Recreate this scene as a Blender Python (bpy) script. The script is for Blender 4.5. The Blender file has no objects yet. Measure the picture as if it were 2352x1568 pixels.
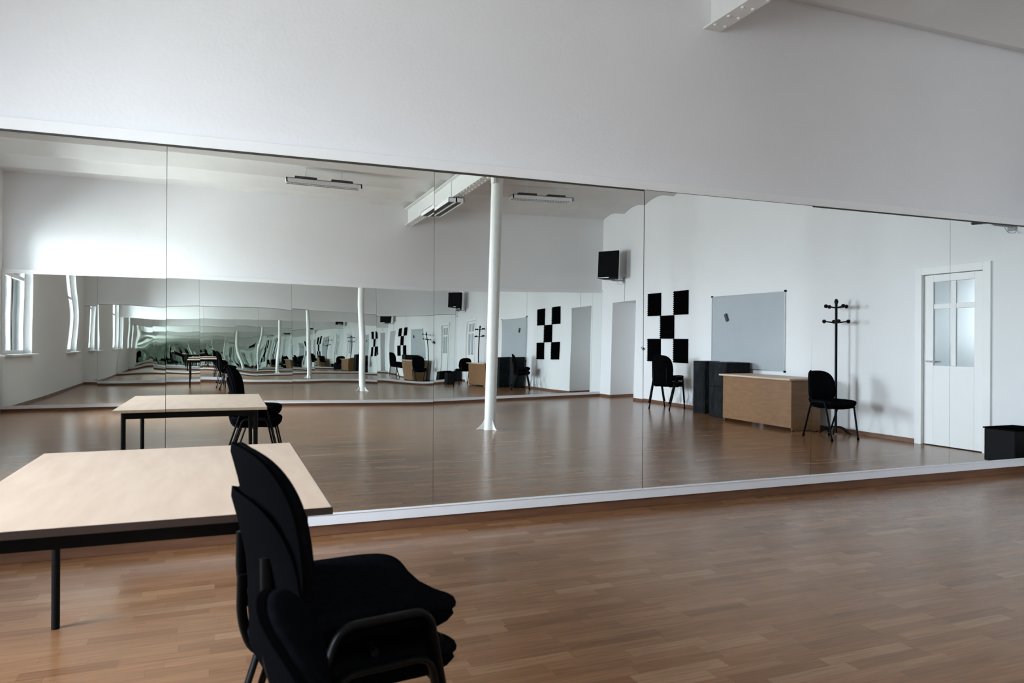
import bpy, bmesh, math, random
from mathutils import Vector, Matrix
random.seed(7)
PI = math.pi
col = bpy.context.scene.collection
scene = bpy.context.scene

# ------------------------------------------------------------------ room numbers (metres)
L = 9.7717          # the two mirror walls are y = 0 and y = -L
XS = 7.828         # side wall with the foam tiles
XW = -3.4         # window wall
ZC = 3.91         # springing line of the shallow ceiling vaults
WT = 0.035        # plaster face behind the mirror plane
SB = 0.01646      # the far wall is not quite parallel to the near one
LB = 0.00389      # and its mirrors lean a little

# ------------------------------------------------------------------ materials
MATS = {}
def mat(name, color, rough=0.6, spec=0.5, metal=0.0, var=0.0, vscale=8.0, bump=0.0, bscale=60.0, coat=0.0):
    if name in MATS: return MATS[name]
    m = bpy.data.materials.new(name); m.use_nodes = True
    nt = m.node_tree; b = nt.nodes['Principled BSDF']
    b.inputs['Roughness'].default_value = rough
    b.inputs['Specular IOR Level'].default_value = spec
    b.inputs['Metallic'].default_value = metal
    b.inputs['Coat Weight'].default_value = coat
    tc = nt.nodes.new('ShaderNodeTexCoord')
    n = nt.nodes.new('ShaderNodeTexNoise'); n.inputs['Scale'].default_value = vscale; n.inputs['Detail'].default_value = 5
    nt.links.new(tc.outputs['Object'], n.inputs['Vector'])
    r = nt.nodes.new('ShaderNodeMapRange')
    r.inputs['From Min'].default_value = 0.3; r.inputs['From Max'].default_value = 0.7
    r.inputs['To Min'].default_value = 1 - var; r.inputs['To Max'].default_value = 1 + var
    nt.links.new(n.outputs['Fac'], r.inputs['Value'])
    mx = nt.nodes.new('ShaderNodeVectorMath'); mx.operation = 'SCALE'
    mx.inputs[0].default_value = color[:3]
    nt.links.new(r.outputs['Result'], mx.inputs['Scale'])
    nt.links.new(mx.outputs['Vector'], b.inputs['Base Color'])
    if bump:
        n2 = nt.nodes.new('ShaderNodeTexNoise'); n2.inputs['Scale'].default_value = bscale; n2.inputs['Detail'].default_value = 4
        nt.links.new(tc.outputs['Object'], n2.inputs['Vector'])
        bp = nt.nodes.new('ShaderNodeBump'); bp.inputs['Distance'].default_value = bump; bp.inputs['Strength'].default_value = 1.0
        nt.links.new(n2.outputs['Fac'], bp.inputs['Height'])
        nt.links.new(bp.outputs['Normal'], b.inputs['Normal'])
    MATS[name] = m
    return m

M_wall = mat('white_plaster', (0.80, 0.80, 0.81), 0.85, 0.2, var=0.015, vscale=1.6, bump=0.0012, bscale=45)
M_ceil = mat('ceiling_plaster', (0.70, 0.695, 0.68), 0.9, 0.2, var=0.03, vscale=2.5, bump=0.002, bscale=20)
M_trim = mat('white_paint', (0.84, 0.84, 0.84), 0.45, 0.4, var=0.01)
M_ledge = mat('white_ledge_laminate', (0.80, 0.81, 0.84), 0.4, 0.4, var=0.01)
M_steel = mat('painted_steel', (0.72, 0.72, 0.70), 0.4, 0.5, var=0.03, vscale=12, bump=0.0006, bscale=30)
M_dark = mat('dark_gap', (0.05, 0.045, 0.035), 0.8)
M_alu = mat('aluminium', (0.62, 0.63, 0.64), 0.35, metal=0.9, var=0.03)
M_chrome = mat('chrome', (0.85, 0.86, 0.88), 0.12, metal=1.0)
M_fabric = mat('black_fabric', (0.0045, 0.005, 0.0065), 1.0, 0.0, var=0.35, vscale=60, bump=0.0006, bscale=700)
M_plastic = mat('black_plastic', (0.003, 0.003, 0.0035), 0.8, 0.0, bump=0.0004, bscale=400)
M_tube = mat('black_painted_tube', (0.005, 0.0055, 0.006), 0.4, 0.10)
M_foam = mat('black_foam', (0.003, 0.003, 0.0035), 1.0, 0.0, var=0.4, vscale=90, bump=0.001, bscale=300)
M_grille = mat('speaker_grille', (0.005, 0.005, 0.006), 0.7, 0.06, bump=0.001, bscale=500)
M_cab = mat('speaker_vinyl', (0.006, 0.006, 0.007), 0.6, 0.1)
M_pane = mat('frosted_pane', (0.42, 0.46, 0.48), 0.15, 0.6)
M_lampw = mat('lamp_enamel', (0.84, 0.85, 0.87), 0.35, 0.5)
M_reflector = mat('lamp_louvre_metal', (0.30, 0.30, 0.28), 0.3, metal=0.8)
M_edge = mat('brown_edge_band', (0.085, 0.055, 0.045), 0.5, 0.4)
M_board = mat('whiteboard_enamel', (0.43, 0.46, 0.49), 0.16, 0.5, var=0.03, vscale=2.0)
M_cable = mat('grey_cable', (0.40, 0.41, 0.42), 0.6)

def marble_black():
    m = bpy.data.materials.new('scuffed_black_board'); m.use_nodes = True
    nt = m.node_tree; b = nt.nodes['Principled BSDF']; b.inputs['Roughness'].default_value = 0.5; b.inputs['Specular IOR Level'].default_value = .1
    tc = nt.nodes.new('ShaderNodeTexCoord'); mp = nt.nodes.new('ShaderNodeMapping'); mp.inputs['Scale'].default_value = (6, 6, 2.2)
    n = nt.nodes.new('ShaderNodeTexNoise'); n.inputs['Scale'].default_value = 1.6; n.inputs['Detail'].default_value = 9; n.inputs['Distortion'].default_value = 1.5
    r = nt.nodes.new('ShaderNodeValToRGB')
    r.color_ramp.elements[0].position = 0.42; r.color_ramp.elements[0].color = (0.004, 0.005, 0.006, 1)
    r.color_ramp.elements[1].position = 0.78; r.color_ramp.elements[1].color = (0.020, 0.023, 0.028, 1)
    nt.links.new(tc.outputs['Object'], mp.inputs['Vector']); nt.links.new(mp.outputs['Vector'], n.inputs['Vector'])
    nt.links.new(n.outputs['Fac'], r.inputs['Fac']); nt.links.new(r.outputs['Color'], b.inputs['Base Color'])
    return m
M_marble = marble_black()

def wood(name, c1, c2, rough, scale=(1.2, 14, 14), coat=0.0):
    m = bpy.data.materials.new(name); m.use_nodes = True
    nt = m.node_tree; b = nt.nodes['Principled BSDF']; b.inputs['Roughness'].default_value = rough
    b.inputs['Coat Weight'].default_value = coat
    tc = nt.nodes.new('ShaderNodeTexCoord'); mp = nt.nodes.new('ShaderNodeMapping'); mp.inputs['Scale'].default_value = scale
    n = nt.nodes.new('ShaderNodeTexNoise'); n.inputs['Scale'].default_value = 3; n.inputs['Detail'].default_value = 7
    r = nt.nodes.new('ShaderNodeValToRGB')
    r.color_ramp.elements[0].position = 0.3; r.color_ramp.elements[0].color = (*c1, 1)
    r.color_ramp.elements[1].position = 0.7; r.color_ramp.elements[1].color = (*c2, 1)
    nt.links.new(tc.outputs['Object'], mp.inputs['Vector']); nt.links.new(mp.outputs['Vector'], n.inputs['Vector'])
    nt.links.new(n.outputs['Fac'], r.inputs['Fac']); nt.links.new(r.outputs['Color'], b.inputs['Base Color'])
    return m
M_skirt = wood('brown_skirting', (0.12, 0.052, 0.026), (0.18, 0.082, 0.042), 0.45)
M_desk = wood('beech_laminate', (0.185, 0.088, 0.034), (0.24, 0.120, 0.050), 0.4, (2, 2, 9))
M_top = wood('pale_beech_top', (0.56, 0.41, 0.30), (0.64, 0.49, 0.37), 0.45, (6, 1.0, 6))

def floor_mat():
    m = bpy.data.materials.new('strip_parquet'); m.use_nodes = True
    nt = m.node_tree; N = nt.nodes; Lk = nt.links; b = N['Principled BSDF']
    tc = N.new('ShaderNodeTexCoord'); sp = N.new('ShaderNodeSeparateXYZ'); Lk.new(tc.outputs['Object'], sp.inputs[0])
    def M(op, a, bb=None, c=None):
        n = N.new('ShaderNodeMath'); n.operation = op
        for i, v in enumerate((a, bb, c)):
            if v is None: continue
            if isinstance(v, (int, float)): n.inputs[i].default_value = v
            else: Lk.new(v, n.inputs[i])
        return n.outputs[0]
    ry = M('DIVIDE', sp.outputs['Y'], 0.066); row = M('FLOOR', ry)
    wn = N.new('ShaderNodeTexWhiteNoise'); wn.noise_dimensions = '1D'; Lk.new(row, wn.inputs['W'])
    ln = M('MULTIPLY_ADD', wn.outputs['Value'], 0.14, 0.30)
    rx = M('ADD', M('DIVIDE', sp.outputs['X'], ln), M('MULTIPLY', wn.outputs['Value'], 37.0)); cell = M('FLOOR', rx)
    cb = N.new('ShaderNodeCombineXYZ'); Lk.new(row, cb.inputs[0]); Lk.new(cell, cb.inputs[1])
    w2 = N.new('ShaderNodeTexWhiteNoise'); w2.noise_dimensions = '3D'; Lk.new(cb.outputs[0], w2.inputs['Vector'])
    ramp = N.new('ShaderNodeValToRGB'); e = ramp.color_ramp.elements
    e[0].position = 0.0; e[0].color = (0.182, 0.083, 0.035, 1)
    e[1].position = 1.0; e[1].color = (0.290, 0.162, 0.086, 1)
    for p, c in ((0.15, (0.208, 0.097, 0.041, 1)), (0.5, (0.230, 0.110, 0.049, 1)), (0.85, (0.254, 0.126, 0.058, 1))):
        q = e.new(p); q.color = c
    Lk.new(w2.outputs['Value'], ramp.inputs['Fac'])
    mp = N.new('ShaderNodeMapping'); mp.inputs['Scale'].default_value = (1.6, 34, 1); Lk.new(tc.outputs['Object'], mp.inputs['Vector'])
    add = N.new('ShaderNodeVectorMath'); add.operation = 'ADD'; Lk.new(mp.outputs['Vector'], add.inputs[0]); Lk.new(w2.outputs['Color'], add.inputs[1])
    g = N.new('ShaderNodeTexNoise'); g.inputs['Scale'].default_value = 3; g.inputs['Detail'].default_value = 6; Lk.new(add.outputs[0], g.inputs['Vector'])
    gr = N.new('ShaderNodeMapRange'); gr.inputs['From Min'].default_value = .3; gr.inputs['From Max'].default_value = .7
    gr.inputs['To Min'].default_value = .80; gr.inputs['To Max'].default_value = 1.20; Lk.new(g.outputs['Fac'], gr.inputs['Value'])
    # thin joints between the strips
    fy = M('FRACT', ry); jy = M('LESS_THAN', fy, 0.03); fx = M('FRACT', rx); jx = M('LESS_THAN', fx, 0.006)
    j = M('MULTIPLY', M('MAXIMUM', jy, jx), 0.22); jj = M('SUBTRACT', 1.0, j)
    sc = N.new('ShaderNodeVectorMath'); sc.operation = 'SCALE'; Lk.new(ramp.outputs['Color'], sc.inputs[0]); Lk.new(M('MULTIPLY', gr.outputs['Result'], jj), sc.inputs['Scale'])
    Lk.new(sc.outputs[0], b.inputs['Base Color'])
    rr = N.new('ShaderNodeMapRange'); rr.inputs['To Min'].default_value = 0.18; rr.inputs['To Max'].default_value = 0.27
    Lk.new(g.outputs['Fac'], rr.inputs['Value']); Lk.new(rr.outputs['Result'], b.inputs['Roughness'])
    b.inputs['Specular IOR Level'].default_value = 0.31
    n3 = N.new('ShaderNodeTexNoise'); n3.inputs['Scale'].default_value = 2.2; n3.inputs['Detail'].default_value = 3
    Lk.new(tc.outputs['Object'], n3.inputs['Vector'])
    bp = N.new('ShaderNodeBump'); bp.inputs['Distance'].default_value = 0.002; Lk.new(n3.outputs['Fac'], bp.inputs['Height'])
    Lk.new(bp.outputs['Normal'], b.inputs['Normal'])
    return m
M_floor = floor_mat()

def side_wall_mat():
    # white plaster with grey scuffs low down on the wall
    m = M_wall.copy(); m.name = 'scuffed_white_plaster'; nt = m.node_tree; N = nt.nodes; Lk = nt.links
    b = N['Principled BSDF']; src = b.inputs['Base Color'].links[0].from_socket
    tc = N.new('ShaderNodeTexCoord'); mp = N.new('ShaderNodeMapping'); mp.inputs['Scale'].default_value = (1, 5, 2.2)
    Lk.new(tc.outputs['Object'], mp.inputs['Vector'])
    n = N.new('ShaderNodeTexNoise'); n.inputs['Scale'].default_value = 2.0; n.inputs['Detail'].default_value = 9; Lk.new(mp.outputs['Vector'], n.inputs['Vector'])
    sp = N.new('ShaderNodeSeparateXYZ'); Lk.new(tc.outputs['Object'], sp.inputs[0])
    zr = N.new('ShaderNodeMapRange'); zr.inputs['From Min'].default_value = 0.62; zr.inputs['From Max'].default_value = 0.12
    Lk.new(sp.outputs['Z'], zr.inputs['Value'])
    yr = N.new('ShaderNodeMapRange'); yr.inputs['From Min'].default_value = -7.4; yr.inputs['From Max'].default_value = -6.5
    Lk.new(sp.outputs['Y'], yr.inputs['Value'])
    y2 = N.new('ShaderNodeMapRange'); y2.inputs['From Min'].default_value = -4.6; y2.inputs['From Max'].default_value = -5.9
    Lk.new(sp.outputs['Y'], y2.inputs['Value'])
    yy = N.new('ShaderNodeMath'); yy.operation = 'MULTIPLY'; Lk.new(yr.outputs[0], yy.inputs[0]); Lk.new(y2.outputs[0], yy.inputs[1])
    tr = N.new('ShaderNodeMapRange'); tr.inputs['From Min'].default_value = 0.46; tr.inputs['From Max'].default_value = 0.60; tr.inputs['To Max'].default_value = 0.85
    Lk.new(n.outputs['Fac'], tr.inputs['Value'])
    a = N.new('ShaderNodeMath'); a.operation = 'MULTIPLY'; Lk.new(zr.outputs[0], a.inputs[0]); Lk.new(yy.outputs[0], a.inputs[1])
    c = N.new('ShaderNodeMath'); c.operation = 'MULTIPLY'; Lk.new(a.outputs[0], c.inputs[0]); Lk.new(tr.outputs[0], c.inputs[1])
    mx = N.new('ShaderNodeMix'); mx.data_type = 'RGBA'; Lk.new(c.outputs[0], mx.inputs['Factor']); Lk.new(src, mx.inputs['A']); mx.inputs['B'].default_value = (0.28, 0.29, 0.30, 1)
    Lk.new(mx.outputs['Result'], b.inputs['Base Color'])
    return m
M_side = side_wall_mat()

def mirror_mat(name, amp, scale, seed, stretch=(1, 1, 1)):
    m = bpy.data.materials.new(name); m.use_nodes = True; nt = m.node_tree; N = nt.nodes
    N.remove(N['Principled BSDF'])
    g = N.new('ShaderNodeBsdfGlossy'); g.inputs['Color'].default_value = (0.87, 0.895, 0.875, 1); g.inputs['Roughness'].default_value = 0.0
    tc = N.new('ShaderNodeTexCoord'); mp = N.new('ShaderNodeMapping'); mp.inputs['Location'].default_value = (seed * 3.1, seed, seed * 1.7); mp.inputs['Scale'].default_value = stretch
    n = N.new('ShaderNodeTexNoise'); n.inputs['Scale'].default_value = scale; n.inputs['Detail'].default_value = 0.0
    b = N.new('ShaderNodeBump'); b.inputs['Distance'].default_value = amp; b.inputs['Strength'].default_value = 1.0
    nt.links.new(tc.outputs['Object'], mp.inputs['Vector']); nt.links.new(mp.outputs['Vector'], n.inputs['Vector'])
    nt.links.new(n.outputs['Fac'], b.inputs['Height']); nt.links.new(b.outputs['Normal'], g.inputs['Normal'])
    nt.links.new(g.outputs[0], N['Material Output'].inputs['Surface'])
    return m

def window_glass():
    m = bpy.data.materials.new('clear_glass'); m.use_nodes = True; nt = m.node_tree; N = nt.nodes; N.remove(N['Principled BSDF'])
    t = N.new('ShaderNodeBsdfTransparent'); t.inputs['Color'].default_value = (0.93, 0.95, 0.95, 1)
    g = N.new('ShaderNodeBsdfGlossy'); g.inputs['Roughness'].default_value = 0.02
    f = N.new('ShaderNodeFresnel'); f.inputs['IOR'].default_value = 1.45
    x = N.new('ShaderNodeMixShader')
    nt.links.new(f.outputs[0], x.inputs[0]); nt.links.new(t.outputs[0], x.inputs[1]); nt.links.new(g.outputs[0], x.inputs[2])
    nt.links.new(x.outputs[0], N['Material Output'].inputs['Surface'])
    return m
M_glass = window_glass()

# ------------------------------------------------------------------ mesh helpers
def box(bm, x0, x1, y0, y1, z0, z1):
    vs = [bm.verts.new((x, y, z)) for x in (x0, x1) for y in (y0, y1) for z in (z0, z1)]
    for f in ((0, 1, 3, 2), (4, 6, 7, 5), (0, 4, 5, 1), (2, 3, 7, 6), (0, 2, 6, 4), (1, 5, 7, 3)):
        bm.faces.new([vs[i] for i in f])

def rot_box(bm, c, size, rx=0, ry=0, rz=0):
    t = bmesh.new(); s = [v / 2 for v in size]
    box(t, -s[0], s[0], -s[1], s[1], -s[2], s[2])
    Mx = Matrix.Translation(c) @ Matrix.Rotation(rz, 4, 'Z') @ Matrix.Rotation(ry, 4, 'Y') @ Matrix.Rotation(rx, 4, 'X')
    merge(bm, t, Mx)

def merge(bm, t, Mx=None):
    mp = {v: bm.verts.new((Mx @ v.co) if Mx else v.co) for v in t.verts}
    for f in t.faces: bm.faces.new([mp[v] for v in f.verts])
    t.free()

def fillet(pts, r, n=6):
    P = [Vector(p) for p in pts]; out = [P[0]]
    for i in range(1, len(P) - 1):
        a, b, c = P[i - 1], P[i], P[i + 1]
        d1 = (a - b); d2 = (c - b); rr = min(r, d1.length * .48, d2.length * .48)
        s, e = b + d1.normalized() * rr, b + d2.normalized() * rr
        for k in range(n + 1):
            t = k / n
            out.append((1 - t) ** 2 * s + 2 * t * (1 - t) * b + t * t * e)
    out.append(P[-1]); return out

def tube(bm, pts, ra, rb=None, seg=12, r_end=None):
    """sweep an (oval) ring along pts; ra across, rb along the bend plane"""
    P = [Vector(p) for p in pts]; rb = rb or ra; rings = []
    up = None
    for i, p in enumerate(P):
        t = (P[min(i + 1, len(P) - 1)] - P[max(i - 1, 0)]).normalized()
        if up is None:
            up = Vector((0, 1, 0)) if abs(t.y) < .9 else Vector((1, 0, 0))
        u = (up - t * up.dot(t)).normalized(); w = t.cross(u); up = u
        k = 1.0
        if r_end: k = 1 + (r_end - 1) * i / (len(P) - 1)
        rings.append([bm.verts.new(p + u * ra * k * math.cos(a) + w * rb * k * math.sin(a)) for a in [2 * PI * j / seg for j in range(seg)]])
    for A, B in zip(rings, rings[1:]):
        for j in range(seg):
            bm.faces.new((A[j], A[(j + 1) % seg], B[(j + 1) % seg], B[j]))
    bm.faces.new(list(reversed(rings[0]))); bm.faces.new(rings[-1])

def cyl(bm, c, r, h, seg=16, axis='Z', r2=None):
    r2 = r if r2 is None else r2
    c = Vector(c); ax = {'X': Vector((1, 0, 0)), 'Y': Vector((0, 1, 0)), 'Z': Vector((0, 0, 1))}[axis]
    u = ax.orthogonal().normalized(); w = ax.cross(u)
    A = [bm.verts.new(c + (u * math.cos(a) + w * math.sin(a)) * r) for a in [2 * PI * j / seg for j in range(seg)]]
    B = [bm.verts.new(c + ax * h + (u * math.cos(a) + w * math.sin(a)) * r2) for a in [2 * PI * j / seg for j in range(seg)]]
    for j in range(seg): bm.faces.new((A[j], A[(j + 1) % seg], B[(j + 1) % seg], B[j]))
    bm.faces.new(list(reversed(A))); bm.faces.new(B)

def rings_mesh(bm, rings, cap=True):
    R_ = [[bm.verts.new(p) for p in r] for r in rings]; n = len(R_[0])
    for A, B in zip(R_, R_[1:]):
        for j in range(n): bm.faces.new((A[j], A[(j + 1) % n], B[(j + 1) % n], B[j]))
    if cap:
        for r, flip in ((R_[0], True), (R_[-1], False)):
            c = bm.verts.new(sum((v.co for v in r), Vector()) / n)
            for j in range(n):
                a, b_ = r[j], r[(j + 1) % n]
                bm.faces.new((b_, a, c) if flip else (a, b_, c))

def obj(name, bm, m, parent=None, bevel=0.0, smooth=False, loc=None, wn=True):
    bmesh.ops.recalc_face_normals(bm, faces=bm.faces)
    if smooth:
        for f in bm.faces: f.smooth = True
        for e in bm.edges:
            if len(e.link_faces) == 2 and e.calc_face_angle(0) > 0.9: e.smooth = False
    me = bpy.data.meshes.new(name); bm.to_mesh(me); bm.free()
    me.materials.append(m)
    o = bpy.data.objects.new(name, me); col.objects.link(o)
    if loc: o.location = loc
    if parent: o.parent = parent
    if bevel:
        b = o.modifiers.new('bevel', 'BEVEL'); b.width = bevel; b.segments = 2; b.limit_method = 'ANGLE'
    return o

def tag(o, label=None, cat=None, group=None, kind=None):
    if label: o['label'] = label
    if cat: o['category'] = cat
    if group: o['group'] = group
    if kind: o['kind'] = kind
    return o

def empty(name, loc, label, cat, rz=0, group=None):
    o = bpy.data.objects.new(name, None); col.objects.link(o); o.location = loc; o.rotation_euler = (0, 0, rz)
    o.empty_display_size = 0.1
    return tag(o, label, cat, group)

def copy_tree(o, parent=None):
    c = o.copy(); col.objects.link(c)
    if parent: c.parent = parent
    for ch in [x for x in bpy.data.objects if x.parent == o]: copy_tree(ch, c)
    return c

def boxobj(name, dims, m, parent=None, bevel=0.0, **k):
    bm = bmesh.new(); box(bm, *dims); return obj(name, bm, m, parent, bevel, **k)

def far(o):
    # things built along y = -L are swung with the far wall about (3, -L)
    c = Vector((3, -L, 0)); o.matrix_world = Matrix.Translation(c) @ Matrix.Rotation(-math.atan(SB), 4, 'Z') @ Matrix.Translation(-c) @ o.matrix_world
    return o

def struct(name, o, label=None):
    o.name = name; return tag(o, label, None, None, 'structure')

# ------------------------------------------------------------------ setting
struct('floor', boxobj('floor', (XW - .3, XS + .75, -L - .5, .3, -0.1, 0), M_floor), 'brown strip parquet floor laid parallel to the mirror wall')

# walls carrying the mirrors
struct('wall_front', boxobj('wall_front', (XW - .3, XS + .3, WT, WT + .25, 0, 4.1), M_wall), 'white plaster wall above the near mirrors')
struct('wall_back', far(boxobj('wall_back', (XW - .3, XS + .3, -L - WT - .25, -L - WT, 0, 4.1), M_wall)), 'white plaster wall above the far mirrors')

# side wall with the doorway recess and the door near the front corner
NY1, NY2, NZ = -9.376, -8.403, 2.051
YB = -L - SB * (XS - 3)          # far wall at the side wall
YBW = -L - SB * (XW - 3)
DY1, DY2, DZ = -1.78, -0.96, 2.06
bm = bmesh.new()
ys = [YB - WT, NY1, NY2, DY1, DY2, WT]
for a, b_, z0 in ((ys[0], ys[1], 0), (ys[1], ys[2], NZ), (ys[2], ys[3], 0), (ys[3], ys[4], DZ), (ys[4], ys[5], 0)):
    box(bm, XS, XS + .7, a, b_, z0, 4.1)
bmesh.ops.remove_doubles(bm, verts=bm.verts, dist=1e-5)
struct('wall_right', obj('wall_right', bm, M_side), 'white plaster side wall with scuffs near the floor')
d = boxobj('door_1', (XS + .62, XS + .66, NY1 + .003, NY2 - .003, 0.005, NZ - .003), M_trim); struct('door_1', d, 'plain door at the back of the deep doorway')
bm = bmesh.new(); cyl(bm, (XS + .575, NY2 - .09, 1.02), .011, .045, 12, 'X'); tube(bm, [(XS + .575, NY2 - .09, 1.02), (XS + .575, NY2 - .21, 1.02)], .009)
obj('door_handle', bm, M_chrome, d, smooth=True)

# window wall
WIN = [(-9.40, -7.10), (-3.00, -1.40)]
WZ0, WZ1 = 0.95, 3.05
bm = bmesh.new(); edges = [YBW - WT] + [v for w in WIN for v in w] + [WT]
for i in range(len(edges) - 1):
    a, b_ = edges[i], edges[i + 1]
    if i % 2 == 0: box(bm, XW - .3, XW, a, b_, 0, 4.1)
    else: box(bm, XW - .3, XW, a, b_, 0, WZ0); box(bm, XW - .3, XW, a, b_, WZ1, 4.1)
bmesh.ops.remove_doubles(bm, verts=bm.verts, dist=1e-5)
struct('wall_left', obj('wall_left', bm, M_wall), 'white window wall')
for i, (a, b_) in enumerate(WIN):
    bm = bmesh.new(); x0, x1 = XW - .20, XW - .14
    mid = (a + b_) / 2
    for q in ((a, a + .07, WZ0, WZ1), (b_ - .07, b_, WZ0, WZ1), (a + .07, b_ - .07, WZ0, WZ0 + .07), (a + .07, b_ - .07, WZ1 - .07, WZ1)): box(bm, x0, x1, *q)
    box(bm, x0 + .003, x1 - .003, mid - .04, mid + .04, WZ0 + .069, WZ1 - .069)
    for y0_, y1_ in ((a + .069, mid - .0395), (mid + .0395, b_ - .069)): box(bm, x0 + .006, x1 - .006, y0_, y1_, 2.35, 2.42)
    w = struct('window_%d' % (i + 1), obj('window', bm, M_trim), 'tall white framed window in the window wall')
    boxobj('window_pane', (XW - .175, XW - .169, a + .05, b_ - .05, WZ0 + .05, WZ1 - .05), M_glass, w)
    boxobj('window_sill', (XW - .14, XW + .12, a - .05, b_ + .05, WZ0 - .035, WZ0), M_trim, w, .006)

# vaulted ceiling: shallow barrel vaults running along x
bm = bmesh.new(); NV = 11; per = 0.985; K = 12; prof = []; YC = -7.0 - 3 * per
for v in range(NV):
    for k in range(K):
        t = k / K; prof.append((YC + (v + t) * per, ZC + 0.09 * (1 - (2 * t - 1) ** 2)))
prof.append((YC + NV * per, ZC))
A = [bm.verts.new((XW - .01, y, z)) for y, z in prof]; B = [bm.verts.new((XS + .01, y, z)) for y, z in prof]
C1 = [bm.verts.new((XW - .01, y, ZC + .3)) for y, z in prof]; C2 = [bm.verts.new((XS + .01, y, ZC + .3)) for y, z in prof]
for i in range(len(prof) - 1):
    bm.faces.new((A[i], A[i + 1], B[i + 1], B[i])); bm.faces.new((C1[i], C2[i], C2[i + 1], C1[i + 1]))
    bm.faces.new((A[i], C1[i], C1[i + 1], A[i + 1])); bm.faces.new((B[i], B[i + 1], C2[i + 1], C2[i]))
bm.faces.new((A[0], B[0], C2[0], C1[0])); bm.faces.new((A[-1], C1[-1], C2[-1], B[-1]))
bmesh.ops.recalc_face_normals(bm, faces=bm.faces)
for f in bm.faces:
    if abs(f.normal.x) < .1 and abs(f.normal.z) > .5: f.smooth = True
for e in bm.edges:
    if len(e.link_faces) == 2 and e.calc_face_angle(0) > 0.25: e.smooth = False
me = bpy.data.meshes.new('ceiling'); bm.to_mesh(me); bm.free(); me.materials.append(M_ceil)
o = bpy.data.objects.new('ceiling', me); col.objects.link(o); struct('ceiling', o, 'white ceiling of shallow plaster vaults')

# trims, ledges and skirting
struct('trim_1', boxobj('trim', (XW, XS, -0.004, WT, 2.3085 + .007, 2.382), M_trim, bevel=.002), 'narrow white rail along the top of the near mirrors')
struct('trim_2', far(boxobj('trim', (XW, XS, -L - WT, -L + .004, 2.299, 2.368), M_trim, bevel=.002)), 'narrow white rail along the top of the far mirrors')
bm = bmesh.new(); box(bm, XW, XS, -0.012, WT, 0.068, 0.129); box(bm, XW, XS, -0.017, -0.002, 0.129, 0.1365)
struct('trim_3', obj('trim', bm, M_ledge, bevel=.0015), 'white ledge carrying the near mirrors above the skirting')
bm = bmesh.new(); box(bm, XW, XS, -L - WT, -L + .012, 0.050, 0.097); box(bm, XW, XS, -L + .002, -L + .017, 0.097, 0.104)
struct('trim_4', far(obj('trim', bm, M_ledge, bevel=.0015)), 'white ledge under the far mirrors')
struct('baseboard_front', boxobj('b', (XW, XS, 0.004, WT, 0, 0.066), M_skirt, bevel=.002), 'brown skirting under the white mirror ledge')
struct('baseboard_back', far(boxobj('b', (XW, XS, -L - WT, -L - .004, 0, 0.049), M_skirt, bevel=.002)), 'brown skirting under the far mirror ledge')
bm = bmesh.new()
for a, b_ in ((YB + .018, NY1), (NY2, DY1 - .08), (DY2 + .08, -.018)): box(bm, XS - .014, XS + .001, a, b_, 0, .055)
box(bm, XS, XS + .6, NY1 - .001, NY1 + .014, 0, .055); box(bm, XS, XS + .6, NY2 - .014, NY2 + .001, 0, .055)
struct('baseboard_right', obj('b', bm, M_skirt, bevel=.002), 'brown skirting along the side wall')
struct('baseboard_left', boxobj('b', (XW - .001, XW + .014, YBW + .018, -.018, 0, .055), M_skirt), 'brown skirting along the window wall')

# ------------------------------------------------------------------ mirrors
SEAM = [XW - 1, XW] + [1.2735 + 1.5769 * k for k in range(-2, 5)] + [XS]
SEAM_FAR = [XW - 1, XW] + [1.19 + 1.60 * k for k in range(-2, 5)] + [XS]
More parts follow.
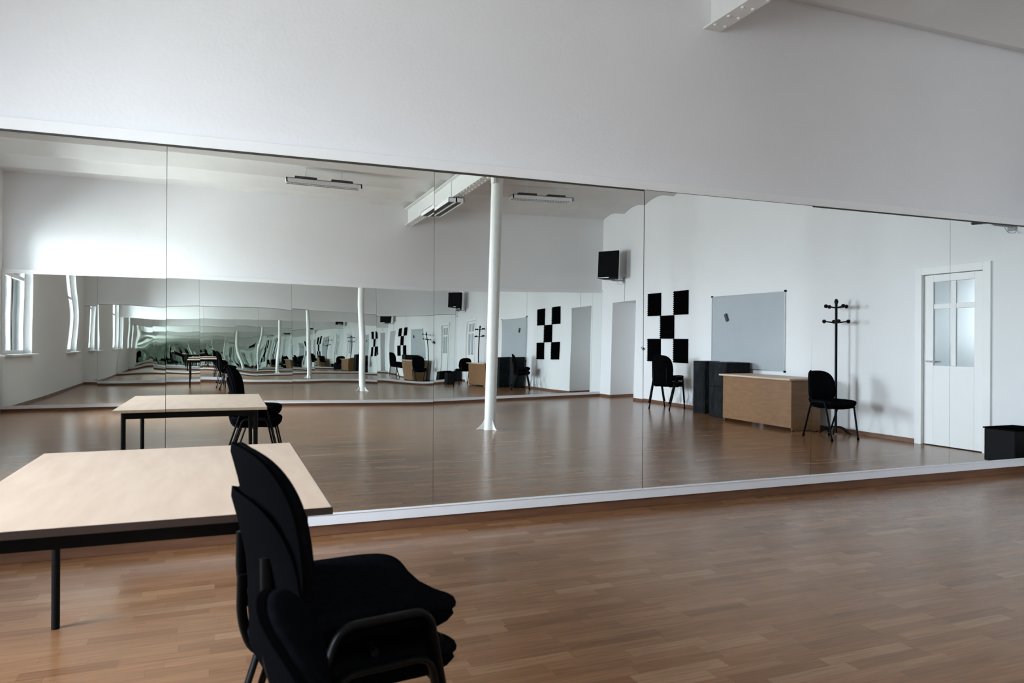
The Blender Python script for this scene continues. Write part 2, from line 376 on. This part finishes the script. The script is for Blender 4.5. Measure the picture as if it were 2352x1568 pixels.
# centre x, swing, lean, twist, vertical bow, horizontal bow of the three panels in the photograph
SHAPE = {4 - 1: (.41, -.00142, .00169, .00274, -.00014, -.00034), 4: (1.95, -.00154, .00153, -.00305, -.0002, .0007), 5: (3.49, .00059, -.00206, -.00012, -.00006, -.00018)}
def mirror_panel(x0, x1, z0, z1, shape, amp, sc, seed, label, wall, back=False):
    cx, b, a, k, kv, kh = shape
    def surf(x, z):
        X, Z = x - cx, z - .11
        if back: return -L + LB * (1 - z)
        return b * X + a * Z + k * X * (Z - 1) + kv * Z * (Z - 2.15) / 2 + kh * X * X / 2
    sg = -1 if back else 1
    mx, my = (x0 + x1) / 2, (-L if back else 0)
    nx, nz = 16, 24; u0, u1 = x0 + .0013, x1 - .0013
    bm = bmesh.new(); G = {}
    for q in (0, 1):
        for i in range(nx + 1):
            for j in range(nz + 1):
                x = u0 + (u1 - u0) * i / nx; z = z0 + (z1 - z0) * j / nz
                G[q, i, j] = bm.verts.new((x - mx, surf(x, z) - my + sg * .004 * q, z))
    for q in (0, 1):
        for i in range(nx):
            for j in range(nz):
                if q == 1: continue
                bm.faces.new((G[q, i, j], G[q, i + 1, j], G[q, i + 1, j + 1], G[q, i, j + 1])).smooth = True
    rim = [(i, 0) for i in range(nx)] + [(nx, j) for j in range(nz)] + [(i, nz) for i in range(nx, 0, -1)] + [(0, j) for j in range(nz, 0, -1)]
    E0 = {p: bm.verts.new(G[(0,) + p].co) for p in rim}; E1 = {p: bm.verts.new(G[(1,) + p].co) for p in rim}
    for p, n in zip(rim, rim[1:] + rim[:1]): bm.faces.new((E0[p], E0[n], E1[n], E1[p]))
    bmesh.ops.delete(bm, geom=[v for v in bm.verts if not v.link_faces], context='VERTS')
    for e in bm.edges:
        if len(e.link_faces) == 1: e.smooth = True
    for f in bm.faces:
        if f.smooth and (f.normal.y > 0) != back: f.normal_flip()
    me = bpy.data.meshes.new('wall_mirror'); bm.to_mesh(me); bm.free(); me.materials.append(mirror_mat('mirror_silver_%d' % seed, amp, sc, seed))
    o = bpy.data.objects.new('wall_mirror', me); col.objects.link(o); o.location = (mx, my, 0)
    if back: bpy.context.view_layer.update(); far(o)
    return tag(o, label, 'mirror', 'mirror panels on the ' + wall)
nearlab = {3: 'near wall mirror panel left of the first seam, above the table', 4: 'middle near wall mirror panel, showing the white column',
           5: 'near wall mirror panel right of the second seam, showing the black foam tiles',
           1: 'near wall mirror panel in the corner by the windows', 2: 'near wall mirror panel reflecting the windows and table corner',
           6: 'near wall mirror panel showing the coat stand', 7: 'near wall mirror panel showing the glazed door',
          8: 'very narrow last near wall mirror strip in the corner by the glazed door'}
farlab = ['', 'far wall mirror panel in the corner by the windows', 'far wall mirror panel second from the window corner',
          'far wall mirror panel third from the window corner', 'far wall mirror panel under the lamp left of the beam end', 'far wall mirror panel directly under the beam end',
          'far wall mirror panel just right of the beam end', 'last full far wall mirror panel before the doorway corner', 'narrow far wall mirror strip in the corner by the deep doorway']
NEARM = {}
for i in range(len(SEAM) - 1):
    x0, x1 = SEAM[i], SEAM[i + 1]
    if i == 0: continue
    NEARM[i] = mirror_panel(x0, x1, 0.131, 2.312, SHAPE.get(i, ((x0 + x1) / 2, 0, .0005, 0, 0, 0)), 0.00012, 0.9, 100 + i, nearlab[i], 'near wall')
for i in range(1, len(SEAM_FAR) - 1):
    mirror_panel(SEAM_FAR[i], SEAM_FAR[i + 1], 0.099, 2.303, (0,) * 6, 0.0046, 1.05, 200 + i, farlab[i], 'far wall', True)
struct('trim_5', boxobj('t', (XW, XS, .027, WT + .001, 0.12, 2.32), M_dark), 'dark backing seen in the mirror joints')
struct('trim_6', far(boxobj('t', (XW, XS, -L - WT - .001, -L - .027, 0.098, 2.32), M_dark)), 'dark backing behind the far mirrors')
struct('trim_7', boxobj('t', (XW, XS, -0.0035, .012, 2.3050, 2.3158), M_dark), 'dark strip painted as the shadow line under the top rail')  # solid dark strip stands in for the shaded gap below the rail
# small clips where the near panels meet
for x, z, p in ((1.274, 1.194, 3), (2.851, 1.157, 4)):
    bm = bmesh.new(); cyl(bm, (x, -0.006, z), .009, .006, 16, 'Y'); rot_box(bm, (x, -.0045, z), (.034, .003, .009), ry=.5); rot_box(bm, (x, -.0045, z), (.008, .003, .03), ry=-.3)
    o = obj('mirror_clip', bm, M_chrome, smooth=True)
    o.parent = NEARM[p]; o.matrix_parent_inverse = Matrix.Translation(NEARM[p].location).inverted()
    o['label'] = 'small chrome clip on the mirror seam'

# ------------------------------------------------------------------ column and beam
PX, PY = 3.4676, -4.99
t = empty('column', (PX, PY, 0), 'slim round white cast iron column standing mid floor under the riveted beam', 'column')
bm = bmesh.new(); rings = []
for z, r, dx in ((0.0, .084, 0), (.02, .084, 0), (.03, .080, 0), (1.7, .081, 0.018), (3.44, .083, .036), (3.45, .088, .036), (3.52, .088, .036)):
    rings.append([Vector((dx + r * math.cos(2 * PI * j / 40), r * math.sin(2 * PI * j / 40), z)) for j in range(40)])
rings_mesh(bm, rings); obj('shaft', bm, M_steel, t, smooth=True)
for k in range(3):
    bm = bmesh.new(); pr = []
    n = 10
    for i in range(n + 1):
        s = i / n; pr.append((.075 + .125 * (1 - s) ** 2.2, .006 + .19 * s))
    th = .008
    a_ = [bm.verts.new((x, -th, z)) for x, z in pr] ; b2 = [bm.verts.new((x, th, z)) for x, z in pr]
    a0 = [bm.verts.new((.06, -th, z)) for x, z in pr]; b0 = [bm.verts.new((.06, th, z)) for x, z in pr]
    for i in range(n):
        bm.faces.new((a_[i], a_[i + 1], b2[i + 1], b2[i])); bm.faces.new((a0[i], b0[i], b0[i + 1], a0[i + 1]))
        bm.faces.new((a_[i], a0[i], a0[i + 1], a_[i + 1])); bm.faces.new((b2[i], b2[i + 1], b0[i + 1], b0[i]))
    bm.faces.new((a_[0], b2[0], b0[0], a0[0])); bm.faces.new((a_[-1], a0[-1], b0[-1], b2[-1]))
    f = obj('base_fin', bm, M_steel, t, bevel=.003); f.rotation_euler = (0, 0, math.radians((202, 80, 312)[k])); f.location = (0, 0, -.004)
bm = bmesh.new(); box(bm, -.085, .085, -.10, .10, 3.52, 3.5865); box(bm, -.06, -.02, .06, .12, 3.42, 3.52); obj('capital', bm, M_steel, t, bevel=.004)

BZ = 3.5875
t = empty('ceiling_beam', (3.462, -L / 2, BZ), 'long white riveted steel beam under the vaults above the column', 'beam')
yl, yh = L / 2 + WT, -L / 2 - WT
bm = bmesh.new(); box(bm, -.077, .077, -L / 2 - .034, L / 2 + .034, 0, .016)
n = int(L / .155)
for i in range(n):
    y = -L / 2 + .09 + i * .155
    for x in (-.045, .045):
        cyl(bm, (x, y, 0), .017, -.012, 10, 'Z', .009)
obj('lower_flange', bm, M_steel, t)
bm = bmesh.new(); box(bm, -.008, .008, -L / 2 - .034, L / 2 + .034, .016, .34)
box(bm, -.055, -.008, -L / 2 - .034, L / 2 + .034, .016, .028); box(bm, .008, .055, -L / 2 - .034, L / 2 + .034, .016, .028)
obj('web', bm, M_steel, t)
bm = bmesh.new(); box(bm, -.077, .077, -L / 2 - .034, L / 2 + .034, .32, .336); obj('upper_flange', bm, M_steel, t, bevel=.002)
for y in (-2.35, -.1, 2.2):
    bm = bmesh.new(); box(bm, -.022, -.008, y - .16, y + .16, .03, .32); box(bm, .008, .022, y - .16, y + .16, .03, .32); obj('splice_plate', bm, M_steel, t, bevel=.002)

# ------------------------------------------------------------------ ceiling lamps
def lamp(loc, rz, length, label, w=.20, h=.07, stem=.19):
    t = empty('ceiling_lamp', loc, label, 'lamp', rz, 'louvred ceiling lamps')
    bm = bmesh.new(); hl = length / 2
    box(bm, -hl, hl, -w / 2, -w / 2 + .012, 0, h); box(bm, -hl, hl, w / 2 - .012, w / 2, 0, h)
    box(bm, -hl, -hl + .02, -w / 2, w / 2, 0, h); box(bm, hl - .02, hl, -w / 2, w / 2, 0, h); box(bm, -hl, hl, -w / 2, w / 2, h - .008, h)
    box(bm, -hl, hl, -.012, .012, 0.0, h)
    obj('housing', bm, M_lampw, t)
    for s in (-1, 1):
        bm = bmesh.new(); c = s * w / 4; n = int(length / .055)
        for i in range(n):
            x = -hl + .03 + (i + .5) * (length - .06) / n; box(bm, x - .003, x + .003, c - w / 4 + .014, c + w / 4 - .014, .003, .03)
        box(bm, -hl + .02, hl - .02, c - w / 4 + .012, c + w / 4 - .012, h - .012, h - .009)
        obj('louvre', bm, M_reflector, t)
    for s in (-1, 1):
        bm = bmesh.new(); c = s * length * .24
        box(bm, c - .17, c + .17, -.05, .05, h, h + min(.045, stem - .002)); mt = obj('shade_mount', bm, mat('lamp_mount_shade', (.06, .06, .06), .6), t)  # mount box coloured dark for the shadow between lamp and ceiling
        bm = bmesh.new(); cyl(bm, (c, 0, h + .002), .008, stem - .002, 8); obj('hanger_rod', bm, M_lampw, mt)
    return t
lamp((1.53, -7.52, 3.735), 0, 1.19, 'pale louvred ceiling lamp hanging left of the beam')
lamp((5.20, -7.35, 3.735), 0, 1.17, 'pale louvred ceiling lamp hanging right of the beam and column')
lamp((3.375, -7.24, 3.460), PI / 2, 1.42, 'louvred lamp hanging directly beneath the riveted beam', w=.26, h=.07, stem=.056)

# ------------------------------------------------------------------ foam tiles
T = .440; Y0 = -7.8206; Z0 = 2.131
def foam(cy, cz, label):
    bm = bmesh.new(); n = 11; st = T / n; prof = []
    for i in range(n):
        prof += [(-T / 2 + i * st, .014), (-T / 2 + (i + .5) * st, .042)]
    prof.append((T / 2, .014))
    rows = []
    for z, d in prof:
        rows.append([bm.verts.new((-d, y, z)) for y in (-T / 2, T / 2)] + [bm.verts.new((0, y, z)) for y in (T / 2, -T / 2)])
    for A, B in zip(rows, rows[1:]):
        for j in range(4): bm.faces.new((A[j], A[(j + 1) % 4], B[(j + 1) % 4], B[j]))
    bm.faces.new(rows[0]); bm.faces.new(list(reversed(rows[-1])))
    o = obj('acoustic_foam_tile', bm, M_foam, loc=(XS - .001, cy, cz)); return tag(o, label, 'acoustic panel', 'black foam tiles in a cross pattern')
for r, c, lb in ((0, 0, 'top left black ridged foam tile of the five on the side wall'), (0, 2, 'top right black ridged foam tile of the five, nearest the whiteboard top'),
                 (1, 1, 'centre black ridged foam tile touching the corners of the other four'), (2, 0, 'bottom left black foam tile partly hidden behind the chair back'),
                 (2, 2, 'bottom right black ridged foam tile between chairs and whiteboard')):
    foam(Y0 + T * (c + .5) * 1.005, Z0 - T * (r + .5) * 1.005, lb)

# ------------------------------------------------------------------ wall speakers
def wall_speaker(c, yaw, label, tilt=.03, w=.45, h=.57, dp=.30):
    t = empty('wall_speaker', (XS, c[1], c[2] - h / 2 - .05), label, 'loudspeaker', 0, 'wall speakers')
    off = Vector((c[0] - XS, 0, h / 2 + .05))
    R_ = Matrix.Translation(off) @ Matrix.Rotation(yaw, 4, 'Z') @ Matrix.Rotation(tilt, 4, 'Y')
    bm = bmesh.new(); q = bmesh.new()
    # front faces local -x, cabinet tapers to the rear
    v = [q.verts.new((x, s * ww, z)) for x, ww in ((-dp / 2, w / 2), (dp / 2, w / 2 * .62)) for s in (-1, 1) for z in (-h / 2, h / 2)]
    for f in ((0, 1, 3, 2), (4, 6, 7, 5), (0, 4, 5, 1), (2, 3, 7, 6), (0, 2, 6, 4), (1, 5, 7, 3)): q.faces.new([v[i] for i in f])
    merge(bm, q, R_); obj('cabinet', bm, M_cab, t, bevel=.008)
    bm = bmesh.new(); q = bmesh.new(); box(q, -dp / 2 - .012, -dp / 2 + .002, -w / 2 + .015, w / 2 - .015, -h / 2 + .03, h / 2 - .015); merge(bm, q, R_); obj('grille', bm, M_grille, t, bevel=.004)
    bm = bmesh.new(); q = bmesh.new(); box(q, -dp / 2 - .013, -dp / 2 - .003, -w / 2 + .02, .02, -h / 2 + .012, -h / 2 + .022); merge(bm, q, R_); obj('badge_strip', bm, M_alu, t)
    bm = bmesh.new(); tube(bm, fillet([(0.0, 0, .02), (off.x * .85, 0, .02), (off.x, 0, .055)], .03), .014); box(bm, -.012, 0, -.045, .045, -.03, .09)
    tube(bm, [(off.x * .2, 0, .02), (off.x, 0, .03)], .010); box(bm, off.x - .10, off.x + .08, -.03, .03, .028, .04)
    obj('bracket', bm, mat('bracket_grey', (.30, .30, .31), .5), t, smooth=True)
    bm = bmesh.new(); tube(bm, fillet([(off.x * .7, .05, .05), (off.x * .5, .06, -.07), (-.02, .05, -.06), (-.004, .05, 0.0)], .06), .0035, seg=6); obj('cable', bm, M_cable, t, smooth=True)
    return t
sp = wall_speaker((7.49, -8.91, 2.805), math.radians(-44), 'black wall speaker mounted high above the deep doorway')
wall_speaker((7.49, -0.68, 2.78), math.radians(50), 'black wall speaker mounted high near the glazed door')
bm = bmesh.new(); tube(bm, [(XS - .004, -8.87, 2.46), (XS - .004, -8.87, 2.052)], .005, seg=8)
tag(obj('speaker_cable', bm, M_cable), 'thin cable running down the wall from the speaker to the doorway', 'cable')

# ------------------------------------------------------------------ whiteboard and eraser
WY0, WY1, WBZ0, WBZ1 = -5.80, -4.05, .76, 1.968
t = empty('whiteboard', (XS, (WY0 + WY1) / 2, WBZ0), 'wide magnetic whiteboard on the side wall above the desk', 'whiteboard')
hw, hh = (WY1 - WY0) / 2, WBZ1 - WBZ0
boxobj('writing_surface', (-.016, -.001, -hw + .008, hw - .008, .008, hh - .008), M_board, t)
bm = bmesh.new()
box(bm, -.022, -.001, -hw, hw, hh - .012, hh); box(bm, -.022, -.001, -hw, hw, 0, .012); box(bm, -.022, -.001, -hw, -hw + .012, 0, hh); box(bm, -.022, -.001, hw - .012, hw, 0, hh)
obj('frame', bm, M_alu, t)
for y in (-hw, hw):
    for z in (0, hh):
        boxobj('corner_cap', (-.025, 0, y - .014, y + .014, z - .014, z + .014), M_plastic, t, .003)
bm = bmesh.new(); rot_box(bm, (XS - .034, -5.39, 1.604), (.03, .055, .13), rx=math.radians(24)); tag(obj('board_eraser', bm, mat('eraser_grey', (.05, .055, .06), .7), bevel=.006), 'small dark eraser stuck tilted on the whiteboard', 'eraser')

# ------------------------------------------------------------------ old black loudspeaker boxes beside the desk
def crate(dims, label, grp='black cabinets by the desk'):
    x0, x1, y0, y1, z0, z1 = dims; t = empty('speaker_cabinet', ((x0 + x1) / 2, (y0 + y1) / 2, z0), label, 'speaker cabinet', 0, grp)
    a, b_, h = (x1 - x0) / 2, (y1 - y0) / 2, z1 - z0
    boxobj('cabinet', (-a, a, -b_, b_, 0, h), M_marble, t, .006)
    boxobj('front_cloth', (-a - .006, -a + .002, -b_ + .015, b_ - .015, .02, h - .02), M_marble, t, .002)
    return t
crate((7.462, 7.76, -5.83, -5.51, 0, .874), 'tall narrow scuffed black cabinet standing nearest the chairs')
crate((7.30, 7.76, -5.18, -4.74, 0, .488), 'lower black cabinet on the floor, half hidden by the desk end')
crate((7.30, 7.75, -5.18, -4.74, .490, .876), 'paler scuffed black cabinet stacked on another beside the desk')

# ------------------------------------------------------------------ desk by the side wall
t = empty('desk', (7.12, -3.87, 0), 'low beech desk under the whiteboard beside the black cabinets', 'desk')
boxobj('desk_top', (-.06, .54, -.75, .75, .688, .713), M_top, t, .003)
boxobj('front_panel', (0, .018, -.72, .72, .045, .688), M_desk, t)
for y in (-.72, .70): boxobj('side_panel', (.018, .50, y, y + .02, .012, .688), M_desk, t)
for y in (-.71, .71):
    for x in (.05, .46):
        bm = bmesh.new(); cyl(bm, (x, y, 0), .012, .013, 10); obj('foot', bm, M_plastic, t)

# ------------------------------------------------------------------ stacking chair
def superring(a, b, n, s, N=56):
    out = []
    for j in range(N):
        th = 2 * PI * j / N; c, sn = math.cos(th), math.sin(th)
        out.append((a * s * math.copysign(abs(c) ** (2 / n), c), b * s * math.copysign(abs(sn) ** (2 / n), sn)))
    return out
SW = .222
def make_chair(loc, rz, label, group):
    t = empty('stacking_chair', loc, label, 'chair', rz, group)
    a, b = .225, SW
    def shape(x, y, z):   # front edge bowed in between two forward corners, slight dish, rounded-down front
        f = max(0, (x - .03) / (a - .03)); q = 1 - min(1, abs(y) / b) ** 2
        return Vector((x - .030 * f * f * q, y, z - .020 * f ** 2 * (.2 + q) + .012 * (1 - q) * (1 - f * .3) + .006 * max(0, (-x - .1) / .12)))
    def seat_ring(s, z, n=5.5): return [shape(x, y, z) for x, y in superring(a, b, n, s, 72)]
    bm = bmesh.new()
    rings_mesh(bm, [seat_ring(.97, 0.448), seat_ring(1.0, 0.456), seat_ring(1.005, 0.466), seat_ring(.985, 0.478), seat_ring(.94, 0.485), seat_ring(.8, 0.489), seat_ring(.5, 0.487), seat_ring(.2, 0.485)])
    obj('seat', bm, M_fabric, t, smooth=True)
    bm = bmesh.new()
    rings_mesh(bm, [seat_ring(.3, .392), seat_ring(.7, .393), seat_ring(.80, .398), seat_ring(.93, .420), seat_ring(.985, .438), seat_ring(.97, .450)])
    obj('seat_shell', bm, M_plastic, t, smooth=True)
    zc, hb = .652, .200
    def bx(y, z): return -.218 + 1.0 * y * y - .08 * (z - zc) - .75 * (z - zc) ** 2 * (1 if z > zc else .3)
    def back_ring(s, dx, n=3.2):
        out = []
        for y, z in superring(.228, hb, n, s, 64):
            k = 1 - .14 * (z / hb + 1) / 2
            out.append(Vector((bx(y * k, zc + z) + dx, y * k, zc + z)))
        return out
    bm = bmesh.new(); rings_mesh(bm, [back_ring(.96, -.012), back_ring(1, 0), back_ring(.995, .012), back_ring(.95, .022), back_ring(.8, .027), back_ring(.4, .027), back_ring(.1, .027)])
    br = obj('backrest', bm, M_fabric, t, smooth=True)
    bm = bmesh.new(); rings_mesh(bm, [back_ring(.1, -.026), back_ring(.6, -.026), back_ring(.9, -.024), back_ring(1.01, -.014), back_ring(1.0, -.004)])
    obj('back_shell', bm, M_plastic, br, smooth=True)
    for s in (-1, 1):
        yt, yf = s * (b + .010), s * (b - .010)
        top = .476
        for foot, cor in (((.205, yf, .012), (.108, yt, top)), ((-.265, yf, .012), (-.105, yt, top))):
            bm = bmesh.new(); tube(bm, fillet([foot, cor, (.0, yt, top)], .04), .0145, .0085)
            lg = obj('leg', bm, M_tube, t, smooth=True)
            bm = bmesh.new(); cyl(bm, (foot[0], foot[1], 0), .015, .03, 12); obj('foot_cap', bm, M_plastic, lg, smooth=True)
        bm = bmesh.new(); tube(bm, fillet([(.02, s * .15, .402), (-.200, s * .15, .404), (-.236, s * .14, .50), (-.236, s * .13, .62)], .05), .0085, .013)
        obj('back_support', bm, M_tube, t, smooth=True)
    for x in (-.02, .14):
        bm = bmesh.new(); tube(bm, [(x, -b - .005, .400), (x, b + .005, .400)], .009); obj('cross_bar', bm, M_tube, t, smooth=True)
    return t
chair = make_chair((.302, -2.755, 0), .17, 'lower black chair of the stack in front of the pale table', 'black fabric stacking chairs')
DZ = .106
def place(x, y, rz, z, label):
    c = copy_tree(chair); c.location = (x, y, z); c.rotation_euler = (0, 0, rz); c['label'] = label; return c
place(.300, -2.755, .17, DZ, 'upper black chair of the stack in front of the pale table')
place(.32, -3.61, 0, 0, 'black chair nearest the camera, only its back edge in the photo')
place(7.40, -6.49, -.38, 0, 'lower black chair of the pair below the foam tiles')
place(7.398, -6.49, -.38, DZ, 'upper black chair of the pair below the foam tiles')
place(7.18, -2.50, PI / 2, 0, 'black chair against the side wall between desk and coat stand')

# ------------------------------------------------------------------ table in the left foreground
t = empty('table', (-.1, -1.71, 0), 'pale beech topped table behind the stacked chairs at the left edge', 'table')
boxobj('table_top', (-.60, .396, -.731, .70, .698, .718), M_top, t, .0015)
boxobj('edge_band', (-.60, .3985, -.7335, -.7305, .6975, .7185), M_edge, t)['label'] = 'dark brown edge band'
boxobj('edge_band', (.3955, .3985, -.7300, .70, .6975, .7185), M_edge, t)['label'] = 'dark brown edge band'
for x in (-.54, .32):
    for y in (-.66, .62):
        bm = bmesh.new(); tube(bm, [(x, y, 0), (x, y, .698)], .016); obj('leg', bm, M_tube, t, smooth=True)
bm = bmesh.new(); box(bm, -.54, .32, -.675, -.655, .65, .698); box(bm, -.54, .32, .61, .63, .65, .698); box(bm, -.55, -.53, -.66, .62, .65, .698); box(bm, .31, .33, -.66, .62, .65, .698)
obj('apron', bm, M_tube, t)

# ------------------------------------------------------------------ coat stand and low box by the glazed door
t = empty('coat_stand', (7.58, -2.84, 0), 'black coat stand with double rows of round pegs by the side wall', 'coat stand')
bm = bmesh.new(); tube(bm, [(0, 0, .02), (0, 0, 1.74)], .017, seg=14); rings_mesh(bm, [[Vector((r * math.cos(2 * PI * j / 16), r * math.sin(2 * PI * j / 16), z)) for j in range(16)] for z, r in ((1.73, .018), (1.76, .027), (1.79, .018), (1.80, .006))])
obj('pole', bm, M_tube, t, smooth=True)
for k in range(5):
    a = 2 * PI * k / 5; bm = bmesh.new(); tube(bm, fillet([(0, 0, .10), (.12 * math.cos(a), .12 * math.sin(a), .09), (.20 * math.cos(a), .20 * math.sin(a), .012)], .08), .012); obj('foot', bm, M_tube, t, smooth=True)
for z in (1.68, 1.48):
    for k in range(4):
        a = PI / 2 * k + (0.2 if z > 1.6 else .6); bm = bmesh.new(); e = Vector((.15 * math.cos(a), .15 * math.sin(a), z + .02)); tube(bm, [(0, 0, z), e], .009)
        bmesh.ops.create_uvsphere(bm, u_segments=14, v_segments=10, radius=.026, matrix=Matrix.Translation(e)); obj('peg', bm, M_tube, t, smooth=True)
t = empty('low_cabinet', (7.50, -.46, 0), 'low black box on the floor in the corner by the mirrors', 'box')
boxobj('cabinet', (-.18, .26, -.16, .16, .01, .34), M_cab, t, .008); boxobj('lid', (-.19, .27, -.17, .17, .34, .355), M_plastic, t, .004)

# glazed door near the front corner, corridor wall panel added behind it to stop light leaking in
struct('wall_light_stop', boxobj('w', (XS + .70, XS + .74, DY1 - .4, DY2 + .4, 0, 2.5), M_wall), 'wall panel added behind the glazed door to stop stray light')
bm = bmesh.new(); f = .06; DZ0 = 2.06
for q in ((DY1 - f, DY1 + .03, 0, DZ0 + f), (DY2 - .03, DY2 + f, 0, DZ0 + f), (DY1 + .03, DY2 - .03, DZ0 - .03, DZ0 + f)): box(bm, XS - .025, XS + .10, *q)
dd = struct('door_2', obj('door', bm, M_trim, bevel=.004), 'white glazed door near the corner of the side wall')
bm = bmesh.new(); a0, a1 = DY1 + .035, DY2 - .035
for q in ((a0, a0 + .12, .01, 2.025), (a1 - .12, a1, .01, 2.025), (a0 + .12, a1 - .12, .01, .95), (a0 + .12, a1 - .12, 1.94, 2.025)): box(bm, XS + .02, XS + .06, *q)
am = (a0 + a1) / 2; box(bm, XS + .024, XS + .056, am - .03, am + .03, .951, 1.939)
for q in ((a0 + .121, am - .031), (am + .031, a1 - .121)): box(bm, XS + .026, XS + .054, q[0], q[1], 1.62, 1.68)
obj('door_leaf', bm, M_trim, dd, bevel=.004)
boxobj('pane', (XS + .037, XS + .043, a0 + .1, a1 - .1, .93, 1.96), M_pane, dd)
bm = bmesh.new(); cyl(bm, (XS + .02, a0 + .06, 1.0), .011, -.05, 12, 'X'); tube(bm, [(XS - .03, a0 + .06, 1.0), (XS - .03, a0 + .17, 1.0)], .009); obj('door_handle', bm, M_chrome, dd, smooth=True)

# ------------------------------------------------------------------ daylight
w = bpy.data.worlds.new('overcast'); scene.world = w; w.use_nodes = True; nt = w.node_tree; N = nt.nodes
bg = N['Background']; tc = N.new('ShaderNodeTexCoord'); sp_ = N.new('ShaderNodeSeparateXYZ'); nt.links.new(tc.outputs['Generated'], sp_.inputs[0])
rp = N.new('ShaderNodeValToRGB'); e = rp.color_ramp.elements
e[0].position = 0.46; e[0].color = (0.345, 0.365, 0.375, 1); e[1].position = 0.54; e[1].color = (0.70, 0.765, 0.86, 1)
q = e.new(1.0); q.color = (0.82, 0.91, 1.05, 1)
mr = N.new('ShaderNodeMapRange'); mr.inputs['From Min'].default_value = -1; mr.inputs['From Max'].default_value = 1
nt.links.new(sp_.outputs['Z'], mr.inputs['Value']); nt.links.new(mr.outputs['Result'], rp.inputs['Fac']); nt.links.new(rp.outputs['Color'], bg.inputs['Color'])
bg.inputs['Strength'].default_value = 60.0
for a, b_ in WIN:
    l = bpy.data.lights.new('window_portal', 'AREA'); l.shape = 'RECTANGLE'; l.size = WZ1 - WZ0; l.size_y = b_ - a
    l.cycles.is_portal = True
    o = bpy.data.objects.new('window_portal', l); col.objects.link(o); o.location = (XW - .31, (a + b_) / 2, (WZ0 + WZ1) / 2); o.rotation_euler = (0, -PI / 2, 0)

# ------------------------------------------------------------------ camera
F = 1676.72; yaw, pitch, roll = 0.37677, 0.00053, 0.00574
f_ = Vector((math.sin(yaw) * math.cos(pitch), math.cos(yaw) * math.cos(pitch), math.sin(pitch)))
r_ = Vector((math.cos(yaw), -math.sin(yaw), 0)); u_ = r_.cross(f_)
c, s = math.cos(roll), math.sin(roll)
r2 = r_ * c + u_ * s; u2 = u_ * c - r_ * s
cam = bpy.data.cameras.new('camera'); co = bpy.data.objects.new('camera', cam); col.objects.link(co)
cam.sensor_width = 36; cam.sensor_fit = 'HORIZONTAL'; cam.lens = F * 36 / 2352; cam.clip_start = .02
co.matrix_world = Matrix(((r2.x, u2.x, -f_.x, 0), (r2.y, u2.y, -f_.y, -4.60083), (r2.z, u2.z, -f_.z, 1.2), (0, 0, 0, 1)))
cam.dof.use_dof = True; cam.dof.focus_distance = 8.0; cam.dof.aperture_fstop = 5.6
scene.camera = co

scene.cycles.max_bounces = 24; scene.cycles.glossy_bounces = 16; scene.cycles.diffuse_bounces = 6
scene.cycles.sample_clamp_indirect = 8; scene.cycles.caustics_reflective = True
scene.view_settings.view_transform = 'Standard'; scene.view_settings.look = 'None'
scene.view_settings.gamma = 1; scene.view_settings.use_curve_mapping = False
scene.view_settings.exposure = 0.63
